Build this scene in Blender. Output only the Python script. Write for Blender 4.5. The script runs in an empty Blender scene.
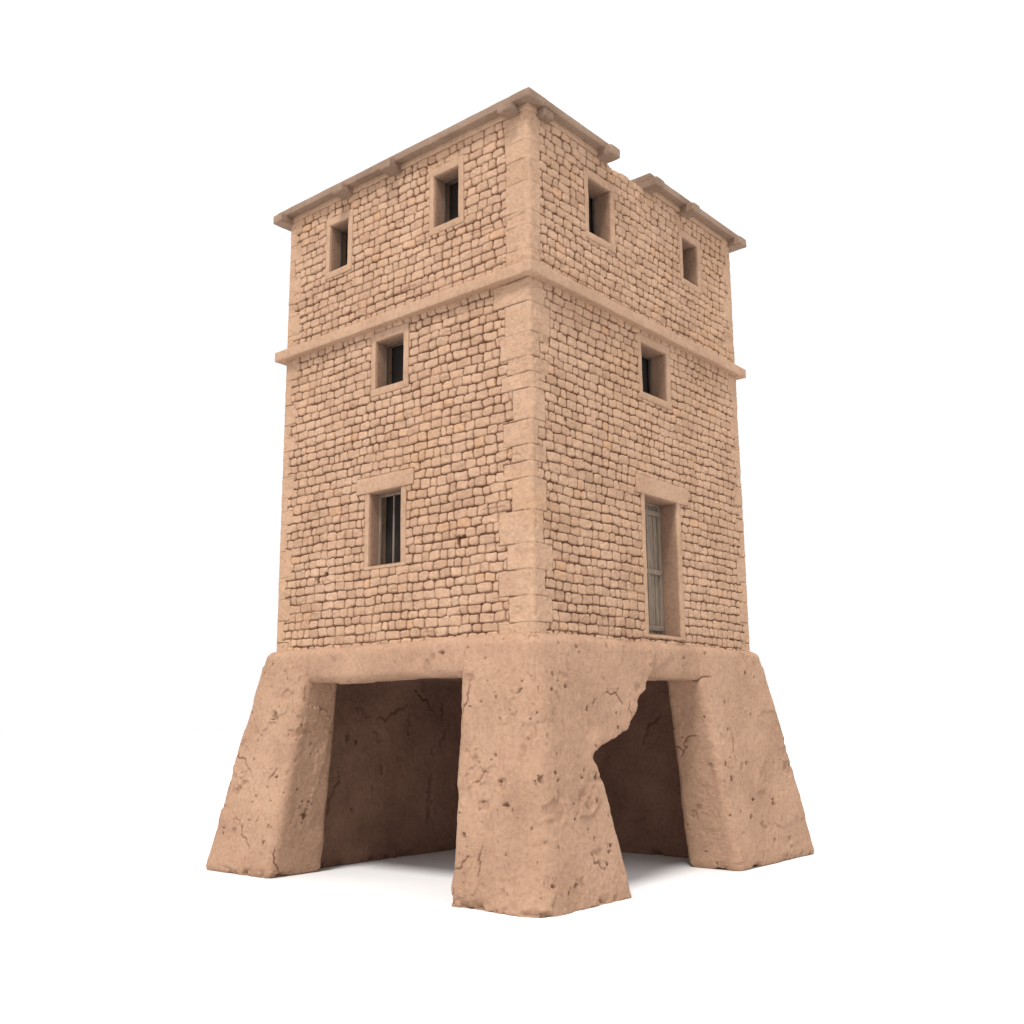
import bpy, bmesh, math, random
import numpy as np
from mathutils import Vector, Matrix
rng=np.random.default_rng(7); random.seed(7)
W1,W2=8.0,8.76
Z1,ZS,ZT=5.03,12.45,16.27

# ------------------------------------------------------------------ noise
def hsh(ix,iy,iz,s):
    h=(ix*374761393+iy*668265263+iz*1274126177+s*974634777)&0xffffffff
    h=((h^(h>>13))*1274126177)&0xffffffff
    h=((h^(h>>16))*2246822519)&0xffffffff
    h=h^(h>>15)
    return (h&0xffffff)/float(0xffffff)
def vn(x,y,z,s=0):
    x=np.asarray(x,float);y=np.asarray(y,float)+0*x;z=np.asarray(z,float)+0*x
    ix=np.floor(x).astype(np.int64);iy=np.floor(y).astype(np.int64);iz=np.floor(z).astype(np.int64)
    fx,fy,fz=x-ix,y-iy,z-iz
    fx,fy,fz=[f*f*f*(f*(f*6-15)+10) for f in (fx,fy,fz)]
    r=0
    for a in (0,1):
        wa=fx if a else 1-fx
        for b in (0,1):
            wb=fy if b else 1-fy
            for c in (0,1):
                wc=fz if c else 1-fz
                r=r+wa*wb*wc*hsh(ix+a,iy+b,iz+c,s)
    return r*2-1
def fbm(x,y,z,o=3,s=0):
    r=0;a=1.0;t=0
    for i in range(o):
        k=2.03**i
        r=r+a*vn(x*k+i*7.3,y*k-i*3.1,z*k+i*1.7,s+i);t+=a;a*=0.5
    return r/t
def sst(a,b,x):
    t=np.clip((x-a)/(b-a),0,1);return t*t*(3-2*t)

# ------------------------------------------------------------------ materials
def new_mat(name):
    m=bpy.data.materials.new(name);m.use_nodes=True
    nt=m.node_tree;nt.nodes.clear()
    out=nt.nodes.new('ShaderNodeOutputMaterial');bs=nt.nodes.new('ShaderNodeBsdfPrincipled')
    nt.links.new(bs.outputs[0],out.inputs[0])
    return m,nt,bs
def N(nt,t,**k):
    n=nt.nodes.new(t)
    for a,b in k.items(): setattr(n,a,b)
    return n
def noise(nt,co,scale,detail=4,rough=0.55):
    n=N(nt,'ShaderNodeTexNoise');n.inputs['Scale'].default_value=scale
    n.inputs['Detail'].default_value=detail;n.inputs['Roughness'].default_value=rough
    nt.links.new(co,n.inputs['Vector']);return n.outputs['Fac']
def ramp(nt,f,stops):
    r=N(nt,'ShaderNodeValToRGB');e=r.color_ramp.elements
    while len(e)<len(stops): e.new(0.5)
    for i,(p,c) in enumerate(stops):
        e[i].position=p;e[i].color=(*c,1) if len(c)==3 else c
    nt.links.new(f,r.inputs[0]);return r.outputs[0]
def mix(nt,f,a,b,mode='MIX'):
    m=N(nt,'ShaderNodeMix',data_type='RGBA',blend_type=mode)
    for s,v in ((0,f),(6,a),(7,b)):
        if hasattr(v,'links'): nt.links.new(v,m.inputs[s])
        else: m.inputs[s].default_value=v if s==0 else (*v,1)
    return m.outputs[2]
def clay(name,base,dark,light,use_attr,bump=0.5,cavc=(0.42,0.33,0.28)):
    m,nt,bs=new_mat(name)
    g=N(nt,'ShaderNodeNewGeometry')
    co=g.outputs['Position']
    n1=noise(nt,co,0.7,5,0.6)
    col=ramp(nt,n1,[(0.3,dark),(0.5,base),(0.72,light)])
    n2=noise(nt,co,11,6,0.7)
    col=mix(nt,1.0,col,ramp(nt,n2,[(0.3,(0.80,0.77,0.75)),(0.5,(1,1,1)),(0.7,(1.12,1.12,1.12))]),'MULTIPLY')
    if use_attr:
        a=N(nt,'ShaderNodeAttribute',attribute_name='tint')
        col=mix(nt,1.0,col,ramp(nt,a.outputs['Fac'],[(0.0,(0.91,0.88,0.86)),(0.35,(0.985,0.98,0.97)),(0.7,(1.02,1.02,1.01)),(0.94,(1.05,1.045,1.03)),(1.0,(1.07,0.99,0.88))]),'MULTIPLY')
        n3=noise(nt,co,0.45,3,0.5)
        col=mix(nt,ramp(nt,n3,[(0.54,(0,0,0)),(0.74,(0.4,0.4,0.4))]),col,(0.45,0.265,0.138))
    c=N(nt,'ShaderNodeAttribute',attribute_name='cav')
    col=mix(nt,c.outputs['Fac'],col,mix(nt,1.0,col,cavc,'MULTIPLY'))
    nt.links.new(col,bs.inputs['Base Color'])
    bs.inputs['Roughness'].default_value=0.92
    bs.inputs['Specular IOR Level'].default_value=0.15
    f1=noise(nt,co,28,6,0.7);f2=noise(nt,co,90,3,0.6)
    ad=N(nt,'ShaderNodeMath',operation='MULTIPLY_ADD');nt.links.new(f2,ad.inputs[0]);ad.inputs[1].default_value=0.35;nt.links.new(f1,ad.inputs[2])
    b=N(nt,'ShaderNodeBump');b.inputs['Strength'].default_value=bump;b.inputs['Distance'].default_value=0.04
    nt.links.new(ad.outputs[0],b.inputs['Height']);nt.links.new(b.outputs[0],bs.inputs['Normal'])
    return m
M_wall=clay('brick_masonry',(0.455,0.290,0.194),(0.405,0.254,0.167),(0.495,0.325,0.223),True,0.5,(0.28,0.195,0.155))
M_stone=clay('dressed_stone',(0.420,0.266,0.176),(0.375,0.233,0.152),(0.455,0.296,0.2),False,0.45)
M_base=clay('adobe',(0.395,0.242,0.160),(0.335,0.202,0.132),(0.44,0.276,0.186),False,0.55,(0.36,0.26,0.21))
M_inner=clay('shade_darkened_adobe',(0.22,0.121,0.084),(0.165,0.089,0.062),(0.26,0.148,0.104),False,0.9,(0.45,0.34,0.3))  # same adobe, with the shade under the tower put into its colour
M_reveal=clay('reveal_painted_shade',(0.27,0.165,0.111),(0.22,0.133,0.088),(0.31,0.19,0.13),False,0.5)  # stone tone darkened: shade of the window reveals put into the colour
M_roof=clay('roof_timber',(0.28,0.189,0.135),(0.21,0.14,0.099),(0.335,0.232,0.17),False,0.7)
def plain(name,c,rough=0.8,sc=20,var=0.3,stretch=None,bump=0.2):
    m,nt,bs=new_mat(name);g=N(nt,'ShaderNodeNewGeometry');co=g.outputs['Position']
    if stretch:
        mp=N(nt,'ShaderNodeMapping');mp.inputs['Scale'].default_value=stretch;nt.links.new(co,mp.inputs[0]);co=mp.outputs[0]
    n=noise(nt,co,sc,5,0.6)
    nt.links.new(ramp(nt,n,[(0.3,tuple(x*(1-var) for x in c)),(0.7,tuple(x*(1+var) for x in c))]),bs.inputs['Base Color'])
    bs.inputs['Roughness'].default_value=rough
    b=N(nt,'ShaderNodeBump');b.inputs['Strength'].default_value=bump;b.inputs['Distance'].default_value=0.02
    nt.links.new(n,b.inputs['Height']);nt.links.new(b.outputs[0],bs.inputs['Normal'])
    return m
M_dark=plain('painted_room_dark',(0.012,0.009,0.007),0.95,3)  # near-black colour stands in for the unlit rooms behind the openings
M_wood=plain('weathered_wood',(0.10,0.072,0.053),0.8,6,0.35,(6,6,0.6),0.4)
M_grey=plain('grey_wood',(0.205,0.155,0.115),0.8,6,0.4,(6,6,0.5),0.5)
M_floor,nt,bs=new_mat('white_ground')
g=N(nt,'ShaderNodeNewGeometry')
nt.links.new(ramp(nt,noise(nt,g.outputs['Position'],0.5,3),[(0.3,(0.74,0.74,0.74)),(0.7,(0.76,0.76,0.76))]),bs.inputs['Base Color'])
bs.inputs['Roughness'].default_value=0.9;bs.inputs['Specular IOR Level'].default_value=0.1

# ------------------------------------------------------------------ object helpers
WORLD={}
def add(name,verts,faces,mat,parent=None,smooth=True,attrs=None,origin=None):
    verts=np.asarray(verts,float)
    c=np.array(origin if origin is not None else (verts.min(0)+verts.max(0))/2)
    me=bpy.data.meshes.new(name)
    v=(verts-c).astype(np.float32)
    faces=np.asarray(faces)
    nf,k=faces.shape
    me.vertices.add(len(v));me.vertices.foreach_set('co',v.ravel())
    me.loops.add(nf*k);me.loops.foreach_set('vertex_index',faces.ravel().astype(np.int32))
    me.polygons.add(nf);me.polygons.foreach_set('loop_start',np.arange(0,nf*k,k,dtype=np.int32))
    me.update(calc_edges=True);me.validate()
    if attrs:
        for n,a in attrs.items():
            at=me.attributes.new(n,'FLOAT','POINT');at.data.foreach_set('value',a.astype(np.float32))
    if smooth: me.polygons.foreach_set('use_smooth',np.ones(len(me.polygons),bool))
    me.materials.append(mat)
    ob=bpy.data.objects.new(name,me);bpy.context.scene.collection.objects.link(ob)
    ob.location=c.tolist();WORLD[ob.name]=Vector(c.tolist())
    if parent is not None:
        ob.parent=parent;ob.matrix_parent_inverse=Matrix.Translation(-WORLD[parent.name])
    return ob
def rbox(lo,hi,r=0.03,cell=0.12,amp=0.01,seed=0,fr=3.0):
    """rounded, slightly uneven block"""
    lo=np.array(lo,float);hi=np.array(hi,float);sz=hi-lo
    n=np.maximum(2,np.ceil(sz/cell).astype(int))
    idx={};V=[];Fc=[]
    def coords(k):
        g=np.linspace(0,1,n[k]+1)*sz[k]
        rr=min(r,sz[k]*0.45)
        return np.unique(np.concatenate([g[(g<=1e-9)|(g>=sz[k]-1e-9)|((g>rr*1.01)&(g<sz[k]-rr*1.01))],[rr*0.3,rr,sz[k]-rr,sz[k]-rr*0.3]]))
    cs=[coords(k) for k in range(3)]
    def vid(i,j,k):
        key=(i,j,k)
        if key not in idx:
            idx[key]=len(V);V.append((cs[0][i],cs[1][j],cs[2][k]))
        return idx[key]
    nn=[len(c)-1 for c in cs]
    for i in range(nn[0]):
        for j in range(nn[1]):
            Fc.append((vid(i,j,0),vid(i,j+1,0),vid(i+1,j+1,0),vid(i+1,j,0)))
            Fc.append((vid(i,j,nn[2]),vid(i+1,j,nn[2]),vid(i+1,j+1,nn[2]),vid(i,j+1,nn[2])))
    for i in range(nn[0]):
        for k in range(nn[2]):
            Fc.append((vid(i,0,k),vid(i+1,0,k),vid(i+1,0,k+1),vid(i,0,k+1)))
            Fc.append((vid(i,nn[1],k),vid(i,nn[1],k+1),vid(i+1,nn[1],k+1),vid(i+1,nn[1],k)))
    for j in range(nn[1]):
        for k in range(nn[2]):
            Fc.append((vid(0,j,k),vid(0,j,k+1),vid(0,j+1,k+1),vid(0,j+1,k)))
            Fc.append((vid(nn[0],j,k),vid(nn[0],j+1,k),vid(nn[0],j+1,k+1),vid(nn[0],j,k+1)))
    V=np.array(V);rr=np.minimum(r,sz*0.45)
    inner=np.clip(V,rr,sz-rr);d=(V-inner)/rr
    L=np.linalg.norm(d,axis=1,keepdims=True);L[L<1e-6]=1
    mx=np.max(np.abs(d),axis=1,keepdims=True)
    V=inner+d/L*mx*rr+lo
    if amp>0:
        for ax in range(3):
            V[:,ax]+=amp*fbm(V[:,0]*fr,V[:,1]*fr,V[:,2]*fr,3,seed+ax*11)
    return V,np.array(Fc)
def join(parts):
    V=[];Fc=[];o=0
    for v,f in parts:
        V.append(v);Fc.append(f+o);o+=len(v)
    return np.concatenate(V),np.concatenate(Fc)

# ------------------------------------------------------------------ tower root
tower=bpy.data.objects.new('tower',None);bpy.context.scene.collection.objects.link(tower)
tower.location=(-4,4.38,0);WORLD['tower']=Vector((-4,4.38,0));tower.empty_display_size=2
tower['label']='tan brick watchtower on four splayed adobe legs with broken opening'
tower['category']='tower'

# ------------------------------------------------------------------ openings: (u0,u1,z0,z1)
LW=[(-6.38,-5.70,14.42,15.66),(-2.75,-1.98,14.42,15.68),(-4.62,-3.68,11.0,12.16),(-4.74,-3.70,6.85,8.55)]
RW=[(2.12,3.0,14.22,15.56),(6.2,6.95,14.46,15.6),(4.10,5.2,10.94,12.16),(4.02,5.40,5.3,8.48)]
LINT={('L',3):(-5.15,-3.3,0.36),('R',3):(3.68,5.9,0.42)}
TJ=0.14
def sillh(face,i): return 0.07 if (face,i) in LINT else 0.17
def surround_rects(face,i,op):
    u0,u1,z0,z1=op
    L=LINT.get((face,i),(u0-TJ-0.02,u1+TJ+0.02,0.20))
    return [(u0-TJ,u1+TJ*1.15,z0-sillh(face,i),z1),(L[0],L[1],z1,z1+L[2])]

# ------------------------------------------------------------------ brick wall height field
zc=[Z1-0.05]
while zc[-1]<ZT+0.3: zc.append(zc[-1]+random.uniform(0.192,0.222))
zc=np.array(zc);NR=len(zc)
zq=[Z1-0.05]
while zq[-1]<ZT+0.5: zq.append(zq[-1]+random.choice([0.34,0.44,0.52,0.66]))
zq=np.array(zq)
RH=0.045
def sdbox(px,pz,hx,hz,r):
    qx=np.abs(px)-hx+r;qz=np.abs(pz)-hz+r
    return np.hypot(np.maximum(qx,0),np.maximum(qz,0))+np.minimum(np.maximum(qx,qz),0)-r
def hfield(face,W,seed,opens):
    r=np.random.default_rng(seed)
    U=np.linspace(0,W,int(W/0.0148)+1);Z=np.linspace(Z1-0.04,ZT,int((ZT-Z1)/0.013)+1)
    u,z=np.meshgrid(U,Z);sh=u.shape;u=u.ravel();z=z.ravel()
    wu=u+0.025*vn(u*1.9,z*1.9,0,seed)+0.013*vn(u*7,z*7,0,seed+1)+0.008*vn(u*17,z*17,0,seed+4)
    wz=z+0.018*vn(u*0.8,z*1.0,3,seed+2)+0.015*vn(u*4,z*5,0,seed+3)+0.008*vn(u*15,z*15,0,seed+6)
    row=np.clip(np.searchsorted(zc,wz)-1,0,NR-2)
    h=np.zeros_like(u);tint=np.zeros_like(u);dd=np.zeros_like(u)
    for k in range(NR-1):
        s=np.where(row==k)[0]
        if not len(s): continue
        b=[-r.uniform(0.1,0.5)]
        while b[-1]<W+0.6: b.append(b[-1]+r.choice([0.21,0.26,0.30,0.34,0.40])*r.uniform(0.92,1.08))
        b=np.array(b);n=len(b)
        j=np.searchsorted(b,wu[s])-1
        hx=(b[j+1]-b[j])/2;cx=(b[j+1]+b[j])/2
        gap=r.uniform(0.007,0.013,n)[j];rad=r.uniform(0.028,0.065,n)[j]
        gx=gap*1.25
        cz=(zc[k]+zc[k+1])/2+r.uniform(-0.010,0.010,n)[j];hz=(zc[k+1]-zc[k])/2
        lx=wu[s]-cx;lz=wz[s]-cz
        rot=r.uniform(-0.07,0.07,n)[j];lx,lz=lx+rot*lz,lz-rot*lx
        d=sdbox(lx,lz,hx-gx,hz-gap*0.9,rad)
        dd[s]=d
        prof=sst(0.005,-0.018,d)
        pillow=0.11*(1-np.clip((lx/hx)**2+(lz/hz)**2,0,1.3))
        off=1+r.uniform(-0.24,0.20,n)[j]
        miss=(r.uniform(0,1,n)<0.0015)[j]
        off=np.where(miss,-0.2,off)
        tilt=r.uniform(-0.06,0.06,n)[j]*lx+r.uniform(-0.06,0.08,n)[j]*lz
        h[s]=prof*(RH*(0.9+pillow)*off+tilt)
        tint[s]=r.uniform(0,1,n)[j]
    cav=1-sst(0.008,-0.009,dd)
    sm=sst(0.30,0.65,vn(u*2.4,z*3.2,6,seed+8))*0.35
    h=h+sm*(RH*0.85-h)*(dd>-0.012);cav=cav*(1-sm)
    qi=np.clip(np.searchsorted(zq,z+0.012*vn(u*4,z*4,0,seed+5))-1,0,len(zq)-2)
    rr2=np.random.default_rng(99)
    qa=rr2.uniform(0,1,len(zq));qb=rr2.uniform(0,1,len(zq));alt=np.arange(len(zq))%2
    topf=z>ZS
    lo,hi=(0.58,0.84) if seed%2==0 else (0.32,0.54)
    qw=np.where(alt[qi]==(seed%2),hi,lo)+0.30*(qb[qi]-0.5)
    qw=np.where(topf,0.60 if seed%2==0 else 0.36,qw)
    qw2=np.where(alt[qi]==0,0.46,0.24)+0.05*qa[qi]
    for (dist,w) in ((u,qw),(W-u,qw2)):
        dist=dist+0.012*vn(u*5,z*5,9,seed)
        hz=(zq[qi+1]-zq[qi])/2;lz=z-(zq[qi+1]+zq[qi])/2
        inq=dist<w
        dz=hz-np.abs(lz)+0.008*vn(u*5,z*5,2,seed);de=w-dist
        e=np.minimum(dz,de)
        soft=0.36+0.55*sst(-0.3,0.4,vn(u*1.3,z*0.9,5,seed+7))
        soft=np.where(topf,soft*0.45,soft)
        pq=1-soft*(1-sst(0.004,0.020,e))*0.85
        hq=RH*0.84*pq+0.008*(qa[qi]-0.5)
        h=np.where(inq,hq,h);cav=np.where(inq,(1-sst(0.003,0.015,e))*0.8*soft,cav)
        tint=np.where(inq,0.15+0.4*qa[qi],tint)
    h=h+0.013*fbm(u*5,z*5,1,3,seed+20)+0.012*fbm(u*0.8,z*0.8,1,2,seed+30)+0.006*vn(u*22,z*22,0,seed+31)
    ch=sst(0.58,0.72,vn(u*2.6,z*2.9,4,seed+40))
    h=h-ch*0.02
    holes=[(6.45,6.72,.07,.10),(6.2,6.80,.05,.08),(1.95,7.12,.06,.13),(1.82,7.2,.09,.04)] if face=='L' else [(1.1,9.6,.05,.05),(7.4,8.3,.05,.07)]
    for (a,b,p,q) in holes:
        e=np.hypot((u-a)/p,(z-b)/q)+0.35*vn(u*14,z*14,0,5)
        t=1-sst(0.7,1.1,e);h=h-0.06*t;cav=np.maximum(cav,t)
    D=np.full(u.shape,9.0)
    for i,op in enumerate(opens):
        for (a,b,c,d) in surround_rects(face,i,op):
            if face=='L': a,b=-b,-a
            dx=np.maximum(np.maximum(a-u,u-b),0);dz=np.maximum(np.maximum(c-z,z-d),0)
            D=np.minimum(D,np.hypot(dx,dz))
    t=1-sst(0.004,0.018,D)
    h=h*(1-t)+0.02*t;cav=np.maximum(cav,t*0.4)
    return U,Z,u,z,h,tint,np.clip(cav,0,1),sh
WV=[];WF=[];WT=[];WC=[];off=0
for face,W,seed,opens in (('L',W1,4,LW),('R',W2,5,RW)):
    U,Z,u,z,h,tint,cav,sh=hfield(face,W,seed,opens)
    hc=RH*0.84+0.014*vn(z*2.2,0,0,77)+0.009*vn(z*9,0,0,78)
    w=sst(0.12,0.0,u)
    h=h*(1-w)+hc*w
    rnd=0.03*(1-np.sqrt(np.clip(1-(1-np.clip(u/0.06,0,1))**2,0,1)))
    h=h-rnd
    if face=='L':
        X=-u+w*(hc-0.03);Y=-h
    else:
        Y=u-w*(hc-0.03);X=h
    wf=sst(0.05,0.0,W-u)
    if face=='L': Y=Y*(1-wf)
    else: X=X*(1-wf)
    V=np.stack([X,Y,z],1)
    ny,nx=sh
    I=np.arange(ny*nx).reshape(sh)
    a,b,c,d=I[:-1,:-1],I[:-1,1:],I[1:,1:],I[1:,:-1]
    cu=(U[:-1]+U[1:])/2;cz=(Z[:-1]+Z[1:])/2
    CU,CZ=np.meshgrid(cu,cz);keep=np.ones(CU.shape,bool)
    for (p,q,z0,z1) in opens:
        if face=='L': p,q=-q,-p
        keep&=~((CU>p-0.03)&(CU<q+0.03)&(CZ>z0-0.03)&(CZ<z1+0.03))
    if face=='R':
        rag=ZT-0.01-0.07*np.abs(vn(CU*2.3,0*CU,0,3))-0.04*np.abs(vn(CU*6,0*CU,0,4))
        keep&=~((CU>2.75)&(CU<4.7)&(CZ>rag))
    f=np.stack([a[keep],b[keep],c[keep],d[keep]],1)
    if face=='L': f=f[:,::-1]
    WV.append(V);WF.append(f+off);WT.append(tint);WC.append(cav);off+=len(V)
for lo,hi in (((-W1,0.06,Z1-0.04),(-W1+0.3,W2,ZT)),((-W1+0.3,W2-0.3,Z1-0.04),(-0.02,W2-0.003,ZT))):
    v,f=rbox(lo,hi,0.03,0.25,0.012,3)
    WV.append(v);WF.append(f+off);WT.append(np.full(len(v),0.5));WC.append(np.zeros(len(v)));off+=len(v)
wall=add('wall',np.concatenate(WV),np.concatenate(WF),M_wall,tower,attrs={'tint':np.concatenate(WT),'cav':np.concatenate(WC)})
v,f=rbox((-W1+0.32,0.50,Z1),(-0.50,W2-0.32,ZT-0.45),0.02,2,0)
interior_dark_core=add('interior_dark_core',v,f,M_dark,tower,smooth=False)  # solid block added behind the openings, painted with the room's darkness

# ------------------------------------------------------------------ string course
def ring(z0,z1,o,inn,r,amp,seed,cell=0.10):
    P=[rbox((-W1-o,-o,z0),(o,inn,z1),r,cell,amp,seed),
       rbox((-inn,inn-0.02,z0+0.004),(o-0.002,W2+o,z1-0.004),r,cell,amp,seed),
       rbox((-W1-o+0.003,inn-0.02,z0+0.004),(-W1+inn,W2+o,z1-0.004),r,cell*2,amp,seed),
       rbox((-W1+inn-0.02,W2-inn,z0+0.006),(-inn+0.02,W2+o-0.004,z1-0.006),r,cell*2,amp,seed)]
    return join(P)
v,f=ring(ZS,ZS+0.25,0.22,0.3,0.018,0.009,11)
add('string_course',v,f,M_stone,tower)

# ------------------------------------------------------------------ roof: eave slabs around a flat deck behind the wall tops
o=0.27;zr=ZT+0.10;tk=0.18
gy0,gy1=2.86,4.40
P=[rbox((-W1-o,-o,zr),(o,0.35,zr+tk),0.018,0.09,0.010,21),
   rbox((-0.35,0.33,zr+0.003),(o-0.002,gy0,zr+tk-0.003),0.018,0.09,0.010,21),
   rbox((-0.35,gy1,zr+0.004),(o,W2+o,zr+tk),0.018,0.09,0.010,21),
   rbox((-W1-o+0.004,0.33,zr+0.004),(-W1+0.35,W2+o,zr+tk-0.004),0.03,0.2,0.010,24),
   rbox((-W1+0.33,W2-0.35,zr+0.006),(-0.33,W2+o-0.01,zr+tk-0.006),0.03,0.2,0.010,25),
   rbox((-W1+0.31,0.31,ZT-0.44),(-0.31,W2-0.31,ZT-0.25),0.02,0.5,0.01,26)]
v,f=join(P)
roof=add('roof',v,f,M_roof,tower)
P=[rbox((-W1-0.02,-0.06,ZT-0.02),(0.06,0.3,zr+0.02),0.02,0.12,0.010,24),
   rbox((-0.3,0.28,ZT-0.02),(0.06,gy0-0.1,zr+0.02),0.02,0.12,0.010,25),
   rbox((-0.3,gy1+0.05,ZT-0.02),(0.06,W2+0.04,zr+0.02),0.02,0.12,0.010,26),
   rbox((-0.45,gy0-0.4,ZT-0.5),(-0.035,gy1+0.4,ZT-0.12),0.05,0.08,0.02,27)]
v,f=join(P)
add('cornice',v,f,M_stone,tower)
def rafter(lo,hi,seed):
    v,f=rbox(lo,hi,0.035,0.06,0.018,seed);return add('rafter',v,f,M_roof,roof)
for i,x in enumerate((-8.06,-5.7,-4.0,-0.35)):
    rafter((x-0.18,-0.38 if i==3 else -0.43,zr-0.19),(x+0.18,0.3,zr+(0.0 if i==3 else 0.04)),30+i)
for i,y in enumerate((0.45,2.68,4.58,6.3,8.82)):
    rafter((-0.3,y-0.18,zr-0.19),(0.24 if i==0 else 0.45,y+0.18,zr+(0.0 if i==0 else 0.04)),40+i)

# ------------------------------------------------------------------ windows
def FB(face,u0,u1,d0,d1,z0,z1):
    if face=='L': return (u0,d0,z0),(u1,d1,z1)
    return (-d1,u0,z0),(-d0,u1,z1)
def window(face,i,op,kind,seed):
    u0,u1,z0,z1=op;t=TJ;out=-0.042;dep=0.49
    lu0,lu1,lt=LINT.get((face,i),(u0-t-0.02,u1+t+0.02,0.20))
    lo_=-0.075 if (face,i) in LINT else out-0.003
    P=[rbox(*FB(face,u0-t,u0,out,dep,z0-0.02,z1+0.02),0.014,0.09,0.010,seed),
       rbox(*FB(face,u1,u1+t*1.15,out-0.002,dep,z0-0.02,z1+0.02),0.014,0.09,0.010,seed+1),
       rbox(*FB(face,lu0,lu1,lo_,dep,z1,z1+lt),0.014,0.09,0.010,seed+2),
       rbox(*FB(face,u0-t,u1+t*1.15,out-0.003,dep,z0-sillh(face,i),z0),0.014,0.09,0.010,seed+3)]
    v,f=join(P)
    w=add('door' if kind=='door' else 'window',v,f,M_stone,tower)
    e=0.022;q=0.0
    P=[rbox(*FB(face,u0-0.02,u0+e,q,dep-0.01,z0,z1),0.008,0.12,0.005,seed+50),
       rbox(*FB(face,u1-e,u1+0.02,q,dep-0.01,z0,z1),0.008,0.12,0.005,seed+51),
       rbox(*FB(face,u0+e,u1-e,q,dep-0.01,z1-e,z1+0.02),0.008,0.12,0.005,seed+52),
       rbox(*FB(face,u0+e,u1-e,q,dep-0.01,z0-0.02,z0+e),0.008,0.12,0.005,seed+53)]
    v,f=join(P);add('reveal',v,f,M_reveal,w)  # thin liners added to carry the painted reveal shade
    u0+=e;u1-=e;z0+=e;z1-=e
    fw=0.05
    d0,d1={'door':(0.40,0.48),'shutter':(0.36,0.44)}.get(kind,(0.24,0.31))
    fr=[rbox(*FB(face,u0,u0+fw,d0,d1,z0,z1),0.012,0.3,0.004,seed+4),
        rbox(*FB(face,u1-fw,u1,d0,d1,z0,z1),0.012,0.3,0.004,seed+5),
        rbox(*FB(face,u0+fw,u1-fw,d0,d1,z1-fw,z1),0.012,0.3,0.004,seed+6),
        rbox(*FB(face,u0+fw,u1-fw,d0,d1,z0,z0+fw),0.012,0.3,0.004,seed+7)]
    if kind=='bars':
        for q,hw in ((0.50,0.016),(0.80,0.03)):
            uu=u0+(u1-u0)*q
            fr.append(rbox(*FB(face,uu-hw,uu+hw,d0-0.01,d0+0.04,z0+fw,z1-fw),0.01,0.4,0.004,seed+8))
    if kind=='casement':
        um=u0+(u1-u0)*0.74
        fr.append(rbox(*FB(face,um-0.02,um+0.02,d0+0.01,d1-0.01,z0+fw,z1-fw),0.01,0.4,0.004,seed+8))
    v,f=join(fr);add('frame',v,f,M_grey if kind in('bars','door') else M_wood,w)
    if kind in ('door','shutter'):
        n=5 if kind=='door' else 3
        a,b=u0+fw,u1-fw
        pl=[]
        x1=a+(b-a)*(1.0 if kind=='door' else 0.30)
        for k in range(n):
            p=a+(x1-a)*k/n;q=a+(x1-a)*(k+1)/n
            pl.append(rbox(*FB(face,p+0.012,q-0.012,d0+0.04,d1,z0+fw,z1-fw),0.01,0.5,0.006,seed+9+k))
        zm=[z0+(z1-z0)*k for k in ((0.06,0.48,0.93) if kind=='door' else (0.25,0.75))]
        for zz in zm: pl.append(rbox(*FB(face,a,x1,d0-0.03,d0+0.05,zz-0.06,zz+0.06),0.012,0.3,0.004,seed+20))
        if kind=='door':
            for uu in (a+0.05,(a+b)/2-0.06,(a+b)/2+0.06,b-0.05):
                pl.append(rbox(*FB(face,uu-0.045,uu+0.045,d0-0.01,d0+0.052,z0+fw,z1-fw),0.012,0.4,0.004,seed+25))
        v,f=join(pl);add('shutter',v,f,M_grey if kind=='door' else M_wood,w)
    return w
kinds=['casement','plain','casement','bars']
for i,op in enumerate(LW): window('L',i,op,kinds[i],100+i*30)
kinds=['shutter','shutter','shutter','door']
for i,op in enumerate(RW): window('R',i,op,kinds[i],300+i*30)

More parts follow.
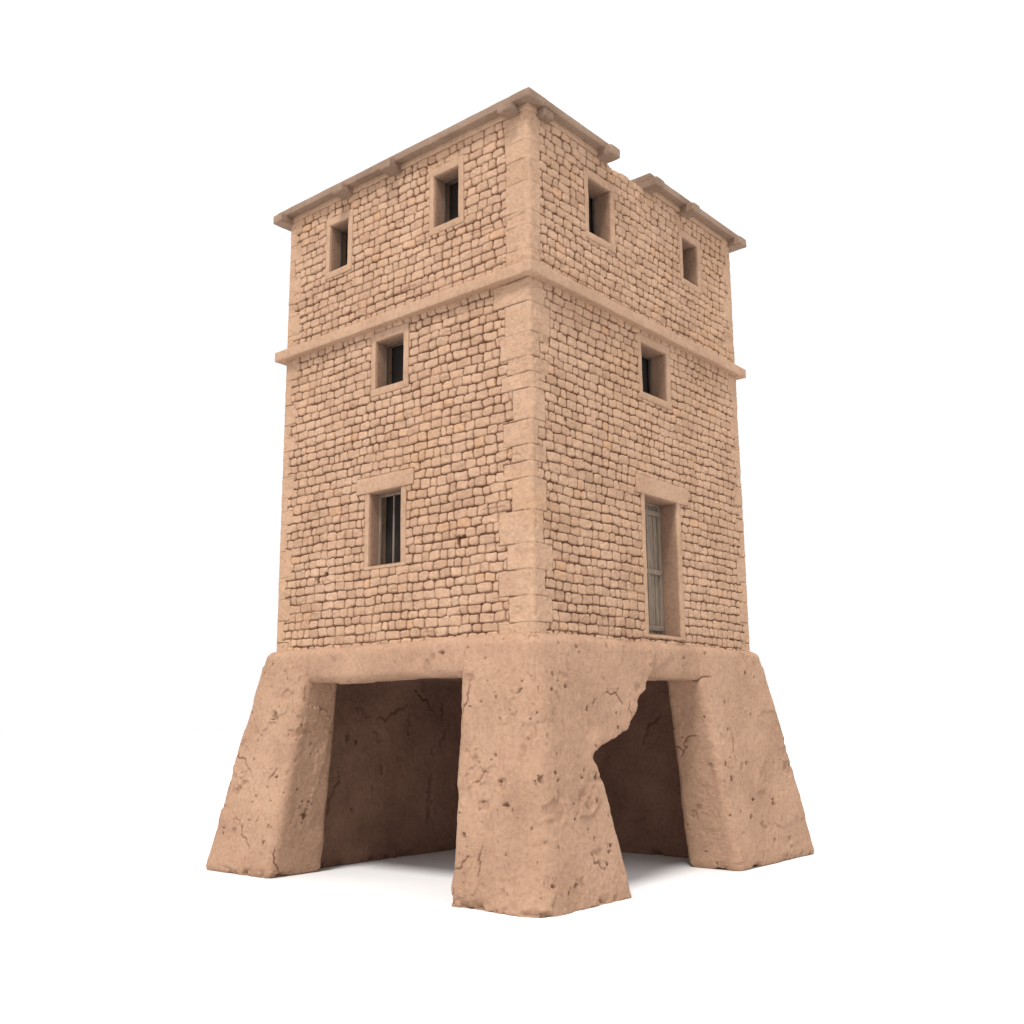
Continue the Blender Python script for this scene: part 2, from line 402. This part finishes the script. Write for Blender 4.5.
# ------------------------------------------------------------------ adobe base
def fo(z): return 0.526-0.33*z/5.05
def remesh(polys,voxel,bev,amp,seed,name,parent,mat,npit=60,ncrk=7,ragged=None,cw=1.0,pre=None):
    bm=bmesh.new()
    for V,Fs in polys:
        vs=[bm.verts.new(p) for p in V]
        for f in Fs: bm.faces.new([vs[i] for i in f])
    bmesh.ops.recalc_face_normals(bm,faces=bm.faces)
    me=bpy.data.meshes.new('tmp');bm.to_mesh(me);bm.free()
    ob=bpy.data.objects.new('tmp',me);bpy.context.scene.collection.objects.link(ob)
    if bev>0:
        b=ob.modifiers.new('b','BEVEL');b.width=bev;b.segments=6;b.limit_method='ANGLE';b.angle_limit=math.radians(30)
    m=ob.modifiers.new('r','REMESH');m.mode='VOXEL';m.voxel_size=voxel
    s=ob.modifiers.new('s','SMOOTH');s.iterations=14;s.factor=0.5
    dg=bpy.context.evaluated_depsgraph_get();ev=ob.evaluated_get(dg);em=ev.to_mesh()
    n=len(em.vertices);co=np.empty(n*3,np.float32);em.vertices.foreach_get('co',co);co=co.reshape(-1,3).astype(float)
    no=np.empty(n*3,np.float32);em.vertices.foreach_get('normal',no);no=no.reshape(-1,3).astype(float)
    F=np.empty(len(em.loops),np.int32);em.loops.foreach_get('vertex_index',F);F=F.reshape(-1,4)
    ev.to_mesh_clear();bpy.data.objects.remove(ob)
    if pre is not None: co=pre(co)
    x,y,z=co.T
    S=900
    d=amp*fbm(x*0.9,y*0.9,z*0.9,3,S)+0.014*fbm(x*2.6,y*2.6,z*2.6,3,S+5)+0.009*fbm(x*8,y*8,z*8,3,S+9)
    d=d+0.004*vn(x*24,y*24,z*24,S+12)
    n1=fbm(x*1.0+3,y*1.0,z*1.0,5,S+50);m1=sst(0.0,0.2,vn(x*0.7,y*0.7,z*0.7,S+51))
    d=d+0.030*sst(-0.008,0.008,n1)*m1
    # gouges and crumbled foot
    gg=sst(0.42,0.60,fbm(x*2.2,y*2.2,z*2.2,3,S+90));d=d-0.035*gg
    ft_=sst(0.22,0.0,z)*sst(-0.05,0.4,fbm(x*3,y*3,z*4,3,S+80))
    d=d-0.08*ft_
    r=np.random.default_rng(seed)
    cav=0.3*ft_+0.15*gg
    front=np.where(((no[:,1]<-0.3)|(no[:,0]>0.3))&(z>0.1))[0]
    for k in range(npit):
        c=co[r.choice(front)]
        R=r.choice([0.018,0.026,0.04,0.065],p=[0.44,0.34,0.15,0.07])
        near=np.where(np.abs(co-c).max(1)<R*3)[0]
        if not len(near): continue
        q=co[near]-c;st=np.array([1,1,r.uniform(0.5,1.5)])
        dist=np.linalg.norm(q*st,axis=1)*(1+0.6*vn(q[:,0]*28+k,q[:,1]*28,q[:,2]*28,5))
        t=1-sst(R*0.7,R*1.1,dist)
        d[near]-=t*R*1.1;cav[near]=np.maximum(cav[near],t*r.uniform(0.3,0.8))
    for k in range(ncrk):
        i=r.choice(front);p=co[i].copy();nn=no[i]
        th=r.uniform(-0.9,0.9)+(math.pi/2 if r.random()<0.6 else 0);th0=th
        t1=np.cross(nn,[0,0,1]);t1/=np.linalg.norm(t1)+1e-9;t2=np.cross(nn,t1)
        L=r.integers(6,18)
        loc=np.where(np.abs(co-p).max(1)<1.8)[0];lc=co[loc]
        best=np.full(len(loc),9.0)
        for sstep in range(L):
            th=th0+0.3*(th-th0)+r.normal(0,0.5)
            stp=t1*math.cos(th)+t2*math.sin(th)
            for sub in range(3):
                p=p+stp*0.02*max(1,cw)
                dist=np.linalg.norm(lc-p,axis=1)
                wdt=(0.008*math.sin(math.pi*(sstep+0.5)/L)+0.0055)*r.uniform(0.7,1.4)*cw
                best=np.minimum(best,dist/wdt)
            jn=np.argmin(np.linalg.norm(lc-p,axis=1));p=lc[jn].copy();nn=no[loc[jn]]
            t1=np.cross(nn,[0,0,1]);t1/=np.linalg.norm(t1)+1e-9;t2=np.cross(nn,t1)
        t=1-sst(0.8,2.0,best)
        d[loc]-=0.026*t*cw;cav[loc]=np.maximum(cav[loc],t*0.7)
    if ragged is not None: d=d+ragged(x,y,z,no)
    co=co+no*d[:,None]
    co[:,2]=np.maximum(co[:,2],0.0)
    return add(name,co,F,mat,parent,attrs={'cav':np.clip(cav,0,1)})
def prism(bot,top,zb=-0.05,zt=5.12):
    V=[]
    for (x0,x1,y0,y1),z in ((bot,zb),(top,zt)):
        V+=[(x0,y0,z),(x1,y0,z),(x1,y1,z),(x0,y1,z)]
    return V,[(0,3,2,1),(4,5,6,7),(0,1,5,4),(1,2,6,5),(2,3,7,6),(3,0,4,7)]
def round_corner(getf,R,left=None):
    def fn(co):
        f=getf(co[:,2])
        dx=co[:,0]-(f-R);dy=-(co[:,1]+(f-R))
        m=(dx>0)&(dy>0);L=np.hypot(dx,dy);k=np.where(m&(L>R),R/np.maximum(L,1e-6),1.0)
        co[:,0]=np.where(m,(f-R)+dx*k,co[:,0]);co[:,1]=np.where(m,-(f-R)-dy*k,co[:,1])
        if left is not None:
            R2=0.20;xl=left(co[:,2])
            dx=(xl+R2)-co[:,0];dy=-(co[:,1]+(f-R2))
            m=(dx>0)&(dy>0);L=np.hypot(dx,dy);k=np.where(m&(L>R2),R2/np.maximum(L,1e-6),1.0)
            co[:,0]=np.where(m,(xl+R2)-dx*k,co[:,0]);co[:,1]=np.where(m,-(f-R2)-dy*k,co[:,1])
        return co
    return fn
ft,fb=fo(5.12),fo(0)
band=[prism((-8.16,0.10,-0.165,0.75),(-8.16,0.10,-0.165,0.75),4.34,5.11),
      prism((-0.75,0.165,-0.165,8.88),(-0.75,0.165,-0.165,8.93),4.34,5.11),
      prism((-8.0,0,0.3,8.7),(-8.0,-0.05,0.3,8.76),4.62,5.04)]
base=remesh(band,0.03,0.17,0.03,500,'base',tower,M_base,40,3,pre=round_corner(lambda z:0.165+0*z,0.40))
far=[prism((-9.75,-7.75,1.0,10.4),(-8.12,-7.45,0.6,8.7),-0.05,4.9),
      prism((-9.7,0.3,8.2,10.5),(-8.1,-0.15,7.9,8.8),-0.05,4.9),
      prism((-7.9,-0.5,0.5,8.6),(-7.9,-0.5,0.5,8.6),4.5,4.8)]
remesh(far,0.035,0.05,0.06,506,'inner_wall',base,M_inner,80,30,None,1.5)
def leg(polys,seed,ragged=None,npit=75,ncrk=4,vox=0.021,bev=0.19,pre=None): return remesh(polys,vox,bev,0.03,seed,'leg',base,M_base,npit,ncrk,ragged,1.0,pre)
leg([prism((-9.94,-7.36,-fb,1.10),(-8.20,-6.44,-ft,0.75))],515)
leg([prism((-0.92,fb,6.80,10.90),(-0.80,ft,5.76,8.99))],523)
leg([prism((-9.75,-7.8,8.3,10.5),(-8.10,-7.0,7.8,8.9),zt=5.0)],530,None,10,2,0.05)
prof=[(None,-0.05),(2.42,-0.05),(2.16,0.8),(1.94,1.5),(1.70,2.2),(1.52,2.58),(1.40,2.74),(1.44,2.90),(1.70,3.00),(2.02,2.98),(2.32,3.12),(2.64,3.22),(2.84,3.42),(3.02,3.56),(3.12,3.84),(3.4,4.04),(3.66,4.30),(3.9,4.6),(4.0,5.12),(None,5.12)]
V=[];n=len(prof)
ff=lambda zz: fo(zz)+0.03*sst(3.0,4.3,np.asarray(zz,float))*sst(5.4,4.9,np.asarray(zz,float))
for side in (0,1):
    for (yy,zz) in prof:
        f0=float(ff(zz));y=-f0 if yy is None else yy
        V.append((-1.66-0.02*(5-zz) if side==0 else f0, y, zz))
Fs=[tuple(range(n-1,-1,-1)),tuple(range(n,2*n))]+[(i,(i+1)%n,n+(i+1)%n,n+i) for i in range(n)]
def rag(x,y,z,no):
    m=sst(1.2,1.6,y)*sst(2.4,2.7,z)*sst(4.7,4.2,z)*sst(0.2,0.7,no[:,1]-no[:,2]*0.8)
    c=sst(0.5,0.0,np.hypot(x-fo(z),y+fo(z)))*sst(5.0,4.4,z)
    D=np.hypot(y-1.65,z-2.98)
    l=sst(0.42,0.05,D)*sst(-0.4,0.1,x)*sst(0.1,0.7,no[:,0]+0.6*no[:,1])
    # soften the square top of the leg into the band
    tp=sst(4.85,5.12,z)
    return m*(0.08*fbm(x*2.5,y*3.5,z*3.5,4,8))-c*(0.02+0.05*fbm(z*1.7,x,y,3,33))+l*0.09-tp*0.02*(no[:,0]>0.3)
leg([(V,Fs)],547,rag,130,8,pre=lambda co:(lambda c2:np.column_stack([np.where(c2[:,0]>0,c2[:,0]-0.10*sst(4.86,5.14,c2[:,2])**2,c2[:,0]),np.where(c2[:,1]<0,c2[:,1]+0.10*sst(4.86,5.14,c2[:,2])**2,c2[:,1]),c2[:,2]]))(round_corner(lambda z:ff(z),0.42,lambda z:-1.66-0.02*(5-z))(co)))

# ------------------------------------------------------------------ ground
G=400
ground=add('ground',[(-G,-G,0),(G,-G,0),(G,G,0),(-G,G,0)],np.array([(0,1,2,3)]),M_floor,None,smooth=False)
ground['kind']='structure'

# ------------------------------------------------------------------ light
w=bpy.data.worlds.new('World');bpy.context.scene.world=w;w.use_nodes=True
nt=w.node_tree;bg=nt.nodes['Background']
tc=nt.nodes.new('ShaderNodeTexCoord');sp=nt.nodes.new('ShaderNodeSeparateXYZ')
nt.links.new(tc.outputs['Generated'],sp.inputs[0])
cr=nt.nodes.new('ShaderNodeValToRGB');nt.links.new(sp.outputs['Z'],cr.inputs[0])
e=cr.color_ramp.elements;e[0].position=0.0;e[0].color=(1,1,1,1);e[1].position=0.9;e[1].color=(1.1,1.1,1.12,1)
nt.links.new(cr.outputs[0],bg.inputs[0]);bg.inputs[1].default_value=1.0
sd=bpy.data.lights.new('key','SUN');sd.energy=3.2;sd.angle=math.radians(13);sd.color=(1,0.975,0.945)
s=bpy.data.objects.new('key',sd);bpy.context.scene.collection.objects.link(s)
d=Vector((-0.25,0.60,-1.0))
s.rotation_euler=d.to_track_quat('-Z','Y').to_euler();s.location=(10,-14,25)

# ------------------------------------------------------------------ camera
F,a,t,ro=1039.7056,0.7010,0.1973,-0.0087
cam=bpy.data.cameras.new('camera');co=bpy.data.objects.new('camera',cam);bpy.context.scene.collection.objects.link(co)
cam.sensor_width=36;cam.sensor_fit='HORIZONTAL';cam.lens=F/1024*36;cam.clip_end=2000
r=Vector((math.cos(a),math.sin(a),0));f0=Vector((-math.sin(a),math.cos(a),0));z=Vector((0,0,1))
fw=f0*math.cos(t)+z*math.sin(t);up=-f0*math.sin(t)+z*math.cos(t)
r2=r*math.cos(ro)+up*math.sin(ro);up2=-r*math.sin(ro)+up*math.cos(ro)
M=Matrix((r2,up2,-fw)).transposed().to_4x4();M.translation=Vector((12.6630,-15.6238,3.4604))
co.matrix_world=M
sc=bpy.context.scene;sc.camera=co
sc.view_settings.view_transform='Standard';sc.view_settings.look='None';sc.view_settings.exposure=0
